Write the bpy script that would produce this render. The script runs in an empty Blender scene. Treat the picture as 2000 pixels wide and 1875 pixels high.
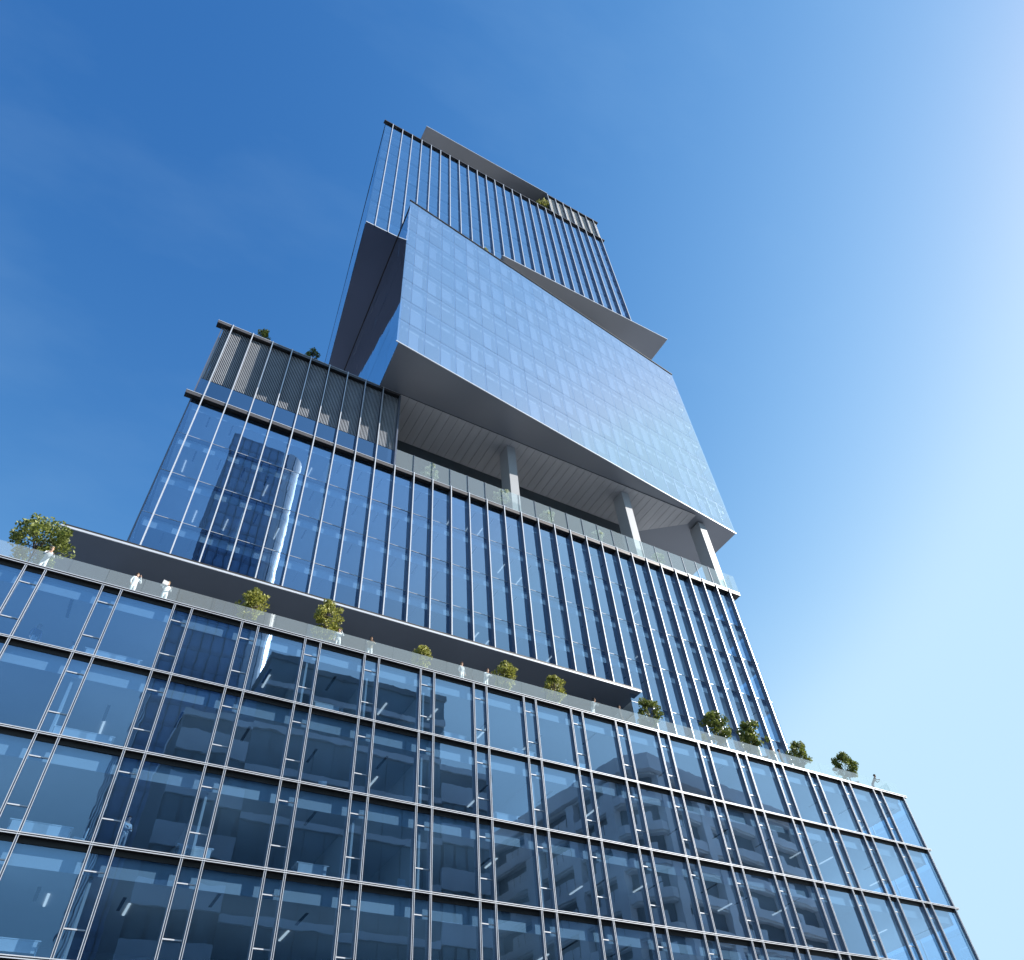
import bpy, bmesh, math, random
import numpy as np
from mathutils import Vector, Matrix, Quaternion, noise

random.seed(7)
SC = bpy.context.scene
COL = SC.collection
R = math.radians
Z0 = 29.277                      # height of the podium's top ledge above the street

# ------------------------------------------------------------------ camera
F_PX, YAW, PITCH, ROLL = 1465.855, 0.5890, 0.8476, -0.0963
CAM = np.array([5.9947, -36.2568, 1.70])
ca, sa, cb, sb = math.cos(YAW), math.sin(YAW), math.cos(PITCH), math.sin(PITCH)
FWD = np.array([sa*cb, ca*cb, sb]); _r = np.array([ca, -sa, 0.0]); _u = np.cross(_r, FWD)
cc, sc_ = math.cos(ROLL), math.sin(ROLL)
RIGHT, UP = cc*_r + sc_*_u, -sc_*_r + cc*_u
cam_d = bpy.data.cameras.new('camera'); cam = bpy.data.objects.new('camera', cam_d); COL.objects.link(cam)
cam_d.sensor_fit = 'HORIZONTAL'; cam_d.sensor_width = 36.0; cam_d.lens = 36.0*F_PX/2000.0
cam_d.clip_start = 0.2; cam_d.clip_end = 9000
cam.matrix_world = Matrix(((RIGHT[0], UP[0], -FWD[0], CAM[0]), (RIGHT[1], UP[1], -FWD[1], CAM[1]), (RIGHT[2], UP[2], -FWD[2], CAM[2]), (0, 0, 0, 1)))
SC.camera = cam

def at_y(px, py, y):
    """point on the plane y=const that the photograph shows at pixel (px, py) of 2000 x 1875"""
    d = (px-1000)*RIGHT - (py-937.5)*UP + F_PX*FWD
    return Vector(CAM + d*((y-CAM[1])/d[1]))

# ------------------------------------------------------------------ sky, sun, exposure
SUN_EL, SUN_AZ = 33.0, 62.6      # azimuth from the facade normal (-y) towards +x
SUN = Vector((math.sin(R(SUN_AZ))*math.cos(R(SUN_EL)), -math.cos(R(SUN_AZ))*math.cos(R(SUN_EL)), math.sin(R(SUN_EL))))
W = bpy.data.worlds.new('World'); SC.world = W; W.use_nodes = True
wn, wl = W.node_tree.nodes, W.node_tree.links
wn.clear()
sky = wn.new('ShaderNodeTexSky'); sky.sky_type = 'NISHITA'; sky.sun_disc = False
sky.sun_elevation = R(SUN_EL); sky.sun_rotation = math.atan2(SUN.x, SUN.y)
sky.altitude = 0; sky.air_density = 1.0; sky.dust_density = 0.1; sky.ozone_density = 2.0
hs = wn.new('ShaderNodeHueSaturation'); hs.inputs['Saturation'].default_value = 1.0
bg = wn.new('ShaderNodeBackground'); bg.inputs['Strength'].default_value = 0.15
wo = wn.new('ShaderNodeOutputWorld')
# even grade of the whole sky: deeper blue where it is dim, paler where it is bright
EXPO = 1.15
sep = wn.new('ShaderNodeSeparateColor'); com = wn.new('ShaderNodeCombineColor')
wl.new(sky.outputs[0], sep.inputs[0])
for ch, p_, k_, top_ in ((0, 2.85, 44.0, 0.56), (1, 1.75, 4.8, 0.82), (2, 1.0, 1.72, 1.02)):
    m1 = wn.new('ShaderNodeMath'); m1.operation = 'MULTIPLY'; m1.inputs[1].default_value = 0.15
    m2 = wn.new('ShaderNodeMath'); m2.operation = 'POWER'; m2.inputs[1].default_value = p_
    m3 = wn.new('ShaderNodeMath'); m3.operation = 'MULTIPLY'; m3.inputs[1].default_value = k_
    m4 = wn.new('ShaderNodeMath'); m4.operation = 'SMOOTH_MIN'; m4.inputs[1].default_value = top_; m4.inputs[2].default_value = 0.15
    m5 = wn.new('ShaderNodeMath'); m5.operation = 'MULTIPLY'; m5.inputs[1].default_value = 1/(0.15*2**EXPO)
    wl.new(sep.outputs[ch], m1.inputs[0])
    for q_, w_ in ((m1, m2), (m2, m3), (m3, m4), (m4, m5)): wl.new(q_.outputs[0], w_.inputs[0])
    wl.new(m5.outputs[0], com.inputs[ch])
wl.new(com.outputs[0], hs.inputs['Color'])
# thin high cirrus
tc = wn.new('ShaderNodeTexCoord'); mp = wn.new('ShaderNodeMapping'); mp.inputs['Scale'].default_value = (1.2, 3.0, 3.2)
mp.inputs['Rotation'].default_value = (0.3, 0.2, 0.6)
nz = wn.new('ShaderNodeTexNoise'); nz.inputs['Scale'].default_value = 1.3; nz.inputs['Detail'].default_value = 6; nz.inputs['Roughness'].default_value = 0.55
cr = wn.new('ShaderNodeValToRGB'); cr.color_ramp.elements[0].position = 0.48; cr.color_ramp.elements[1].position = 0.8
cr.color_ramp.elements[0].color = (0, 0, 0, 1); cr.color_ramp.elements[1].color = (0.10, 0.10, 0.10, 1)
mx = wn.new('ShaderNodeMix'); mx.data_type = 'RGBA'; mx.inputs['B'].default_value = (1.7, 2.6, 3.3, 1)
wl.new(tc.outputs['Generated'], mp.inputs[0]); wl.new(mp.outputs[0], nz.inputs['Vector']); wl.new(nz.outputs['Fac'], cr.inputs[0])
wl.new(cr.outputs[0], mx.inputs['Factor']); wl.new(hs.outputs[0], mx.inputs['A'])
wl.new(mx.outputs['Result'], bg.inputs['Color']); wl.new(bg.outputs[0], wo.inputs[0])

sun_d = bpy.data.lights.new('sun', 'SUN'); sun_d.energy = 4.6; sun_d.angle = R(0.53); sun_d.color = (1.0, 0.955, 0.89)
sun_o = bpy.data.objects.new('sun', sun_d); COL.objects.link(sun_o)
sun_o.rotation_euler = SUN.to_track_quat('Z', 'Y').to_euler(); sun_o.location = (60, -60, 150)

SC.view_settings.view_transform = 'Standard'; SC.view_settings.look = 'None'
SC.view_settings.exposure = EXPO; SC.view_settings.gamma = 1.0; SC.view_settings.use_curve_mapping = False
SC.render.engine = 'CYCLES'
cy = SC.cycles
cy.max_bounces = 10; cy.diffuse_bounces = 3; cy.glossy_bounces = 5; cy.transmission_bounces = 6; cy.transparent_max_bounces = 14
cy.caustics_reflective = False; cy.caustics_refractive = False; cy.sample_clamp_indirect = 4.0
cy.use_denoising = True

# ------------------------------------------------------------------ materials
MATS = {}
def nodes_of(name):
    m = bpy.data.materials.new(name); m.use_nodes = True
    n, l = m.node_tree.nodes, m.node_tree.links; n.clear()
    return m, n, l, n.new('ShaderNodeOutputMaterial')

def mat(name, col, rough=0.6, metal=0.0, var=0.08, scale=0.6, spec=0.4, bump=0.0, bscale=20.0, emit=0.0, stretch=(1, 1, 1)):
    m, n, l, out = nodes_of(name)
    b = n.new('ShaderNodeBsdfPrincipled')
    b.inputs['Roughness'].default_value = rough; b.inputs['Metallic'].default_value = metal
    b.inputs['Specular IOR Level'].default_value = spec
    g = n.new('ShaderNodeNewGeometry'); mpn = n.new('ShaderNodeMapping'); mpn.inputs['Scale'].default_value = stretch
    t = n.new('ShaderNodeTexNoise'); t.inputs['Scale'].default_value = scale; t.inputs['Detail'].default_value = 5
    l.new(g.outputs['Position'], mpn.inputs[0]); l.new(mpn.outputs[0], t.inputs['Vector'])
    r = n.new('ShaderNodeValToRGB')
    r.color_ramp.elements[0].position = 0.3; r.color_ramp.elements[1].position = 0.7
    r.color_ramp.elements[0].color = tuple(c*(1-var) for c in col)+(1,)
    r.color_ramp.elements[1].color = tuple(min(1, c*(1+var)) for c in col)+(1,)
    l.new(t.outputs['Fac'], r.inputs[0]); l.new(r.outputs[0], b.inputs['Base Color'])
    if bump:
        t2 = n.new('ShaderNodeTexNoise'); t2.inputs['Scale'].default_value = bscale; t2.inputs['Detail'].default_value = 4
        l.new(g.outputs['Position'], t2.inputs['Vector'])
        bp = n.new('ShaderNodeBump'); bp.inputs['Strength'].default_value = bump; bp.inputs['Distance'].default_value = 0.02
        l.new(t2.outputs['Fac'], bp.inputs['Height']); l.new(bp.outputs[0], b.inputs['Normal'])
    if emit:
        b.inputs['Emission Color'].default_value = (1, 0.97, 0.92, 1); b.inputs['Emission Strength'].default_value = emit
    l.new(b.outputs[0], out.inputs[0]); MATS[name] = m
    return m

def glass(name, tint, r0, refl=(0.88, 0.96, 1.0), wave=0.0, wscale=0.35, frit=0.0, fritcol=(0.8, 0.85, 0.9), rough=0.0, fpow=1.7):
    """coated facade glass: Schlick mix of a tinted see-through pane and a mirror, with the slight ripple of real float glass"""
    m, n, l, out = nodes_of(name)
    lw = n.new('ShaderNodeLayerWeight'); lw.inputs['Blend'].default_value = 0.5
    pw = n.new('ShaderNodeMath'); pw.operation = 'POWER'; pw.inputs[1].default_value = fpow
    ma = n.new('ShaderNodeMath'); ma.operation = 'MULTIPLY_ADD'; ma.inputs[1].default_value = 1-r0; ma.inputs[2].default_value = r0
    l.new(lw.outputs['Facing'], pw.inputs[0]); l.new(pw.outputs[0], ma.inputs[0])
    gl = n.new('ShaderNodeBsdfGlossy'); gl.inputs['Color'].default_value = refl+(1,); gl.inputs['Roughness'].default_value = rough
    # the coating is blue face on and turns neutral towards grazing
    fg = n.new('ShaderNodeMath'); fg.operation = 'POWER'; fg.inputs[1].default_value = 0.85; l.new(lw.outputs['Facing'], fg.inputs[0])
    mc = n.new('ShaderNodeMix'); mc.data_type = 'RGBA'; mc.inputs['A'].default_value = refl+(1,); mc.inputs['B'].default_value = (0.96, 0.98, 1.0, 1)
    l.new(fg.outputs[0], mc.inputs['Factor']); l.new(mc.outputs['Result'], gl.inputs['Color'])
    tr = n.new('ShaderNodeBsdfTransparent'); tr.inputs['Color'].default_value = tint+(1,)
    body = tr.outputs[0]
    if frit:
        df = n.new('ShaderNodeBsdfDiffuse'); df.inputs['Color'].default_value = fritcol+(1,)
        ms = n.new('ShaderNodeMixShader'); ms.inputs[0].default_value = frit
        l.new(tr.outputs[0], ms.inputs[1]); l.new(df.outputs[0], ms.inputs[2]); body = ms.outputs[0]
    if wave:
        g = n.new('ShaderNodeNewGeometry'); t = n.new('ShaderNodeTexNoise')
        t.inputs['Scale'].default_value = wscale; t.inputs['Detail'].default_value = 1.5; t.inputs['Distortion'].default_value = 0.4
        l.new(g.outputs['Position'], t.inputs['Vector'])
        bp = n.new('ShaderNodeBump'); bp.inputs['Strength'].default_value = 1.0; bp.inputs['Distance'].default_value = wave
        l.new(t.outputs['Fac'], bp.inputs['Height']); l.new(bp.outputs[0], gl.inputs['Normal'])
    oi = n.new('ShaderNodeObjectInfo'); rv = n.new('ShaderNodeMath'); rv.operation = 'MULTIPLY_ADD'; rv.inputs[1].default_value = 0.07; rv.inputs[2].default_value = -0.035
    l.new(oi.outputs['Random'], rv.inputs[0])                      # no two panes coat alike
    fa = n.new('ShaderNodeMath'); fa.operation = 'ADD'; fa.use_clamp = True; l.new(ma.outputs[0], fa.inputs[0]); l.new(rv.outputs[0], fa.inputs[1])
    mi = n.new('ShaderNodeMixShader'); l.new(fa.outputs[0], mi.inputs[0]); l.new(body, mi.inputs[1]); l.new(gl.outputs[0], mi.inputs[2])
    # the far side of a pane is optically part of the same sheet
    g2 = n.new('ShaderNodeNewGeometry'); t3 = n.new('ShaderNodeBsdfTransparent'); m3 = n.new('ShaderNodeMixShader')
    l.new(g2.outputs['Backfacing'], m3.inputs[0]); l.new(mi.outputs[0], m3.inputs[1]); l.new(t3.outputs[0], m3.inputs[2])
    l.new(m3.outputs[0], out.inputs[0]); MATS[name] = m
    return m

glass('glass_podium', (0.56, 0.79, 1.0), 0.19, fpow=1.0, refl=(0.30, 0.60, 1.0), wave=0.0014, wscale=0.8)
glass('glass_mid', (0.56, 0.79, 1.0), 0.22, fpow=1.0, refl=(0.28, 0.58, 1.0), wave=0.0016, wscale=0.6)
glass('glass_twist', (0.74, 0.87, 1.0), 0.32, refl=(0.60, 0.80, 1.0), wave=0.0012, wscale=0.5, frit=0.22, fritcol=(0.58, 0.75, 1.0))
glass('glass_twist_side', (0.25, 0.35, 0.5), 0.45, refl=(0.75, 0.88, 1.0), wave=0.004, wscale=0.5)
glass('glass_upper', (0.50, 0.72, 1.0), 0.46, refl=(0.42, 0.70, 1.0), wave=0.0015, wscale=0.5)
glass('glass_blue', (0.10, 0.22, 0.45), 0.25, refl=(0.35, 0.62, 1.0), wave=0.004, wscale=0.4)
glass('glass_rail', (0.80, 0.90, 0.90), 0.08, frit=0.20, fritcol=(0.74, 0.83, 0.85), fpow=4.0)
glass('glass_far', (0.10, 0.16, 0.20), 0.16, wave=0.01, wscale=0.4)
glass('glass_far_bright', (0.08, 0.12, 0.16), 0.5, wave=0.01, wscale=0.4)
mat('fin_metal', (0.17, 0.19, 0.24), 0.36, 0.5, 0.06, 0.8)
mat('cap_metal', (0.60, 0.63, 0.68), 0.35, 0.2, 0.04)
mat('mullion_blue', (0.16, 0.22, 0.34), 0.4, 0.2, 0.05)
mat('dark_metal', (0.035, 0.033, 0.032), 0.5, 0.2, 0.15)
mat('bronze_metal', (0.12, 0.11, 0.11), 0.45, 0.4, 0.12)
mat('canopy_soffit', (0.12, 0.15, 0.20), 0.38, 0.3, 0.10, 0.15)
mat('soffit_grey', (0.26, 0.28, 0.32), 0.34, 0.25, 0.06, 0.12)
mat('board_grey', (0.56, 0.56, 0.58), 0.5, 0.1, 0.07, 0.5, stretch=(3, 0.4, 1))
mat('navy_soffit', (0.15, 0.19, 0.30), 0.4, 0.3, 0.1, 0.1)
mat('loggia_wall', (0.06, 0.075, 0.085), 0.3, 0.1, 0.1)
mat('column_panel', (0.38, 0.39, 0.41), 0.45, 0.0, 0.05, 0.4)
mat('bulkhead', (0.72, 0.72, 0.72), 0.6, 0, 0.03)
mat('ceiling', (0.80, 0.81, 0.82), 0.8, 0, 0.05, 0.3)
mat('floor_finish', (0.66, 0.66, 0.66), 0.6, 0, 0.1)
mat('core_wall', (0.58, 0.60, 0.63), 0.8, 0, 0.12, 0.25)
mat('partition', (0.75, 0.75, 0.74), 0.7, 0, 0.04)
mat('slot_dark', (0.03, 0.035, 0.04), 0.7)
mat('lamp_white', (0.9, 0.9, 0.9), 0.5, emit=0.35)
mat('blind', (0.42, 0.45, 0.52), 0.8, 0, 0.04)
mat('louvre_dark', (0.50, 0.52, 0.56), 0.45, 0.2, 0.1)
mat('louvre_back', (0.06, 0.07, 0.085), 0.8)
mat('louvre_pale', (0.72, 0.70, 0.67), 0.5, 0.1, 0.06)
mat('terrace_paving', (0.36, 0.365, 0.38), 0.8, 0, 0.15, 1.5)
mat('roof_membrane', (0.30, 0.30, 0.30), 0.9, 0, 0.1)
mat('planter_metal', (0.10, 0.10, 0.11), 0.5, 0.3)
mat('bark', (0.10, 0.07, 0.05), 0.9, 0, 0.25, 6)
mat('desk_white', (0.82, 0.82, 0.82), 0.4)
mat('chair_shell', (0.70, 0.72, 0.74), 0.5)
mat('chrome', (0.6, 0.6, 0.62), 0.25, 0.9)
mat('asphalt', (0.05, 0.05, 0.052), 0.9, 0, 0.2, 2, bump=0.3)
mat('paving', (0.31, 0.315, 0.33), 0.85, 0, 0.15, 1.0, bump=0.2)
mat('kerb_stone', (0.38, 0.37, 0.36), 0.8, 0, 0.1)
mat('road_paint', (0.75, 0.75, 0.72), 0.7, 0, 0.1, 3)
mat('ground_city', (0.15, 0.155, 0.165), 0.9, 0, 0.3, 0.02)
mat('concrete_pale', (0.80, 0.80, 0.80), 0.85, 0, 0.12, 0.2)
mat('concrete_warm', (0.70, 0.69, 0.67), 0.85, 0, 0.15, 0.2)
mat('concrete_dark', (0.14, 0.16, 0.18), 0.8, 0, 0.15, 0.2)
mat('tower_frame', (0.07, 0.09, 0.13), 0.5, 0.3)
mat('curtain', (0.62, 0.55, 0.42), 0.9, 0, 0.1)

def leaf_mat(name, a, b):
    m, n, l, out = nodes_of(name)
    g = n.new('ShaderNodeNewGeometry'); r = n.new('ShaderNodeValToRGB')
    r.color_ramp.elements[0].color = a+(1,); r.color_ramp.elements[1].color = b+(1,)
    l.new(g.outputs['Random Per Island'], r.inputs[0])
    d = n.new('ShaderNodeBsdfPrincipled'); d.inputs['Roughness'].default_value = 0.55; l.new(r.outputs[0], d.inputs['Base Color'])
    t = n.new('ShaderNodeBsdfTranslucent'); l.new(r.outputs[0], t.inputs['Color'])
    mi = n.new('ShaderNodeMixShader'); mi.inputs[0].default_value = 0.3
    l.new(d.outputs[0], mi.inputs[1]); l.new(t.outputs[0], mi.inputs[2]); l.new(mi.outputs[0], out.inputs[0]); MATS[name] = m
leaf_mat('leaf_olive', (0.16, 0.18, 0.03), (0.48, 0.47, 0.11))
leaf_mat('leaf_green', (0.06, 0.10, 0.02), (0.28, 0.31, 0.07))
leaf_mat('leaf_silver', (0.34, 0.40, 0.26), (0.70, 0.74, 0.56))
CLOTH = {}
def cloth(name, c):
    mat(name, c, 0.85, 0, 0.12, 8); CLOTH[name] = name
for nme, c in dict(cloth_white=(0.75, 0.76, 0.78), cloth_black=(0.03, 0.03, 0.035), cloth_grey=(0.35, 0.37, 0.4), cloth_navy=(0.05, 0.07, 0.14),
                   cloth_khaki=(0.32, 0.27, 0.2), cloth_denim=(0.16, 0.22, 0.34), skin_light=(0.55, 0.36, 0.27), skin_tan=(0.36, 0.22, 0.15),
                   hair_blond=(0.55, 0.40, 0.18), hair_brown=(0.12, 0.07, 0.04), hair_dark=(0.02, 0.016, 0.014)).items():
    cloth(nme, c)

# ------------------------------------------------------------------ builders
def tag(o, label=None, cat=None, group=None, kind=None):
    for k, v in (('label', label), ('category', cat), ('group', group), ('kind', kind)):
        if v: o[k] = v
    return o

def link(name, me, parent=None, loc=(0, 0, 0), rz=0.0, rx=0.0):
    o = bpy.data.objects.new(name, me); COL.objects.link(o)
    o.location = loc
    o.rotation_euler = (rx, 0, rz)
    if parent is not None: o.parent = parent
    return o

def empty(name, loc=(0, 0, 0), rz=0.0):
    o = link(name, None, None, loc, rz); o.empty_display_size = 0.5
    return o

def mesh_of(name, verts, faces, mats, idx=None, smooth=False):
    me = bpy.data.meshes.new(name); me.from_pydata(verts, [], faces); me.update()
    for m in mats: me.materials.append(MATS[m])
    if idx is not None: me.polygons.foreach_set('material_index', idx)
    if smooth: me.polygons.foreach_set('use_smooth', [True]*len(faces))
    return me

BOXF = [(0, 3, 2, 1), (4, 5, 6, 7), (0, 1, 5, 4), (1, 2, 6, 5), (2, 3, 7, 6), (3, 0, 4, 7)]   # bottom, top, front(-y), right, back, left
def boxes(name, specs, mats):
    """specs: (x0,x1,y0,y1,z0,z1,m) with m an index or six indices (bottom, top, front, right, back, left)"""
    V, Fc, I = [], [], []
    for s in specs:
        x0, x1, y0, y1, z0, z1 = s[:6]; m = s[6] if len(s) > 6 else 0
        b = len(V)
        V += [(x0, y0, z0), (x1, y0, z0), (x1, y1, z0), (x0, y1, z0), (x0, y0, z1), (x1, y0, z1), (x1, y1, z1), (x0, y1, z1)]
        Fc += [tuple(b+i for i in f) for f in BOXF]
        I += list(m) if isinstance(m, tuple) else [m]*6
    return mesh_of(name, V, Fc, mats, I)

_cache = {}
def cbox(name, w, d, h, mats, m=0):
    """box with its origin at the lower left front corner, shared between alike pieces"""
    k = (name, round(w, 3), round(d, 3), round(h, 3), tuple(mats))
    if k not in _cache: _cache[k] = boxes(name, [(0, w, 0, d, 0, h, m)], mats)
    return _cache[k]

def prism(name, poly, z0, z1, mats, mi=(0, 0, 0)):
    """poly counter-clockwise; mi = material of bottom, top, sides"""
    n = len(poly)
    V = [(x, y, z0) for x, y in poly]+[(x, y, z1) for x, y in poly]
    Fc = [tuple(reversed(range(n))), tuple(range(n, 2*n))]+[(i, (i+1) % n, n+(i+1) % n, n+i) for i in range(n)]
    return mesh_of(name, V, Fc, mats, [mi[0], mi[1]]+[mi[2]]*n)

class Face:
    """a vertical facade line: origin, direction along it; local +y points into the building"""
    def __init__(s, x, y, dx, dy):
        s.o = Vector((x, y, 0)); s.d = Vector((dx, dy, 0)).normalized(); s.n = Vector((-s.d.y, s.d.x, 0)); s.rz = math.atan2(s.d.y, s.d.x)
    def p(s, u, v, z): return s.o+s.d*u+s.n*v+Vector((0, 0, z))

def put(name, me, part, f, u, v, z, wob=0.0, rx=0.0):
    return link(name, me, part, f.p(u, v, z), f.rz+(random.gauss(0, wob) if wob else 0), rx+(random.gauss(0, wob) if wob else 0))

# =================================================================== SETTING
def structure(name, me, loc=(0, 0, 0)):
    return tag(link(name, me, None, loc), kind='structure')
structure('ground', boxes('ground', [(-4000, 4000, -4000, 4000, -1.0, -0.02)], ['ground_city']))
structure('road', boxes('road', [(-500, 500, -27.5, -9.5, -0.5, -0.012)], ['asphalt']))
for nm, y0, y1 in (('pavement_tower_side', -9.3, 60.0), ('pavement_opposite', -60.0, -27.7)):
    structure(nm, boxes(nm, [(-500, 500, y0, y1, -0.5, 0.0 if y0 > -20 else 0.0)], ['paving']))
for nm, y0, y1 in (('kerb_tower_side', -9.5, -9.3), ('kerb_opposite', -27.7, -27.5)):
    structure(nm, boxes(nm, [(-500, 500, y0, y1, -0.5, 0.004)], ['kerb_stone']))
structure('lane_marking', boxes('lane_marking', [(x, x+3, -18.56, -18.44, -0.012, -0.006) for x in range(-120, 160, 9)], ['road_paint']))

# =================================================================== TOWER
tower = tag(empty('office_tower', (30, 20, 0)),
            'stacked blue glass office tower with skewed middle block, projecting canopies and planted terraces', 'office tower')
bpy.context.view_layer.update()
def part(name, me):
    o = link(name, me); o.parent = tower; o.location = (-30, -20, 0); return o
BAY, NARROW, H = 3.6862, 0.923, 4.3
X1P = 18*BAY                      # right corner of the podium
K0 = -3
X0P = K0*BAY

def twin_fin(name, h, depth, w=0.050, gap=0.022):
    """fin with a dark web and two bright nosings with a shadow groove between them"""
    return boxes(name, [(-w, w, 0.03, depth, 0, h, 0), (-w-0.004, -w+0.018, 0.0, 0.034, 0, h, 1), (w-0.018, w+0.004, 0.0, 0.034, 0, h, 1)], ['fin_metal', 'cap_metal'])
def single_fin(name, h, depth, w=0.05):
    return boxes(name, [(-w, w, 0.02, depth, 0, h, 0), (-w-0.003, w+0.003, 0.0, 0.024, 0, h, 1)], ['fin_metal', 'cap_metal'])

def storey(part_o, name, poly, z, drop, edge, emat='bronze_metal'):
    """floor block: slab, ceiling void and bulkhead in one; poly is the bulkhead line, edge the slab lip out to the glass"""
    me = prism(name, poly, z-drop, z-0.02, ['ceiling', 'floor_finish', 'bulkhead'], (0, 1, 2))
    o = link(name, me, part_o)
    e = prism('slab_edge', edge, z-0.16, z+0.04, [emat, 'floor_finish'], (0, 1, 0))
    link('slab_edge', e, part_o)
    return o

# ---------------------------------------------------------------- podium
GY = 0.22                         # glass line behind the fin noses
core = boxes('podium', [(X0P+1, X1P-9, 9.5, 38, -Z0, -0.45, 0), (X0P+0.5, X1P-0.4, 0.36, 39.5, -0.42, -0.12, (1, 2, 1, 1, 1, 1))],
             ['core_wall', 'bulkhead', 'terrace_paving'])
pod = part('podium', core); pod.location.z = Z0; bpy.context.view_layer.update()
FP = Face(0, 0, 1, 0)
zb = -6*H                          # lobby below
fin_me = twin_fin('fin', Z0-0.05, 0.235)
finxs = []
for k in range(K0, 19):
    finxs.append(k*BAY)
    if k < 18: finxs.append(k*BAY+NARROW)
for x in finxs:
    put('fin', fin_me, pod, FP, x, 0.0, -Z0)
LE = X1P+0.45
for r in range(0, 7):
    z = -H*r
    top = 0.09 if r == 0 else 0.05
    spec = [(X0P-0.3, LE, 0.02, GY+0.03, z-0.06, z+top, (1, 0, 0, 0, 0, 0)), (X0P-0.3, LE+0.004, -0.012, 0.024, z+top-0.03, z+top+0.004, 2), (X0P-0.3, LE+0.004, -0.012, 0.024, z-0.063, z-0.03, 2)]
    link('ledge_reflection_strip', boxes('ledge_reflection_strip', [(X0P, X1P-0.02, GY-0.035, GY+0.033, z-0.30, z-0.062)], ['dark_metal']), pod)  # dark strip added to imitate the ledge's black underside mirrored in the glass
    link('ledge', boxes('ledge', spec, ['bronze_metal', 'dark_metal', 'cap_metal']), pod)
wide = cbox('pane', BAY-NARROW, 0.026, H-0.02, ['glass_podium']); thin = cbox('pane', NARROW, 0.026, H-0.02, ['glass_podium'])
trans = boxes('transom', [(0.07, NARROW-0.07, -0.05, 0.01, -0.025, 0.025)], ['cap_metal'])
for r in range(7):
    z = -H*(r+1)+0.01 if r < 6 else -Z0+0.05
    hh = H-0.02 if r < 6 else Z0-6*H-0.06
    for k in range(K0, 18):
        wm, tm = (wide, thin) if r < 6 else (cbox('pane', BAY-NARROW, 0.026, hh, ['glass_podium']), cbox('pane', NARROW, 0.026, hh, ['glass_podium']))
        put('pane', tm, pod, FP, k*BAY, GY, z, 0.0022)
        put('pane', wm, pod, FP, k*BAY+NARROW, GY, z, 0.0022)
        if r < 5:
            for fr in (0.235, 0.735): put('transom', trans, pod, FP, k*BAY, GY, -H*r-fr*H, 0)
BH = GY+0.18
for r in range(0, 7):
    z = -H*r
    if r == 0:
        link('floor_slab', prism('floor_slab', [(X0P, BH), (X1P-0.5, BH), (X1P-0.5, 38), (X0P, 38)], -1.1, -0.43, ['ceiling', 'floor_finish', 'bulkhead'], (0, 1, 2)), pod)
        link('slab_edge', prism('slab_edge', [(X0P, GY+0.035), (X1P-0.32, GY+0.035), (X1P-0.32, 30), (X0P, 30)], -0.11, -0.02, ['dark_metal', 'terrace_paving'], (0, 1, 0)), pod)
    else:
        storey(pod, 'floor_slab', [(X0P, BH), (X1P-0.5, BH), (X1P-0.5, 38), (X0P, 38)], z, 1.1,
               [(X0P, GY+0.035), (X1P-0.32, GY+0.035), (X1P-0.32, 37), (X0P, 37)])
FPR = Face(X1P, GY+0.1, 0, 1)       # right return
for r in range(6):
    for j in range(5):
        put('side_pane', cbox('side_pane', 3.6, 0.026, H-0.02, ['glass_podium']), pod, FPR, 0.05+j*3.62, 0.0, -H*(r+1)+0.01, 0.001)
for j in range(1, 6):
    link('side_fin', boxes('side_fin', [(-0.05, 0.06, -0.05, 0.05, -Z0+0.02, 0.0)], ['cap_metal']), pod, (X1P, GY+0.1+j*3.62, 0))
# linear lamps, dark slots and partitions in the storeys
lamp_me = boxes('linear_lamp', [(-0.05, 0.05, 0, 1.4, -0.05, 0.0)], ['lamp_white'])
slot_me = boxes('ceiling_slot', [(-0.07, 0.07, 0, 1.6, -0.02, 0.0)], ['slot_dark'])
part_me = boxes('partition_wall', [(-0.06, 0.06, 0, 8.0, 0, H-1.16)], ['partition'])
rs = random.Random(3)
for r in range(6):
    zc = -H*r-1.102
    for k in range(K0, 18):
        xm = k*BAY+NARROW+1.38
        if rs.random() < 0.62: link('ceiling_slot', slot_me, pod, (xm+rs.uniform(-.4, .4), BH+rs.choice([0.1, 1.0, 1.8]), zc))
        if rs.random() < 0.5: link('linear_lamp', lamp_me, pod, (xm+rs.uniform(-.6, .6), BH+rs.choice([1.7, 2.4, 3.4]), zc))
    for k in rs.sample(range(K0, 17), 5):
        link('partition_wall', part_me, pod, (k*BAY+0.46, BH+0.15, -H*(r+1)+0.02))
# glass balustrade round the terrace
for k in range(K0*2, 36):
    put('balustrade_pane', cbox('balustrade_pane', BAY/2-0.012, 0.022, 1.02, ['glass_rail']), pod, FP, k*BAY/2, 0.16, 0.10)
for j in range(6):
    put('balustrade_pane', cbox('balustrade_pane', BAY/2-0.012, 0.022, 1.02, ['glass_rail']), pod, Face(X1P-1.1, 0.2, 0, 1), j*BAY/2, 0, 0.02)

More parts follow.
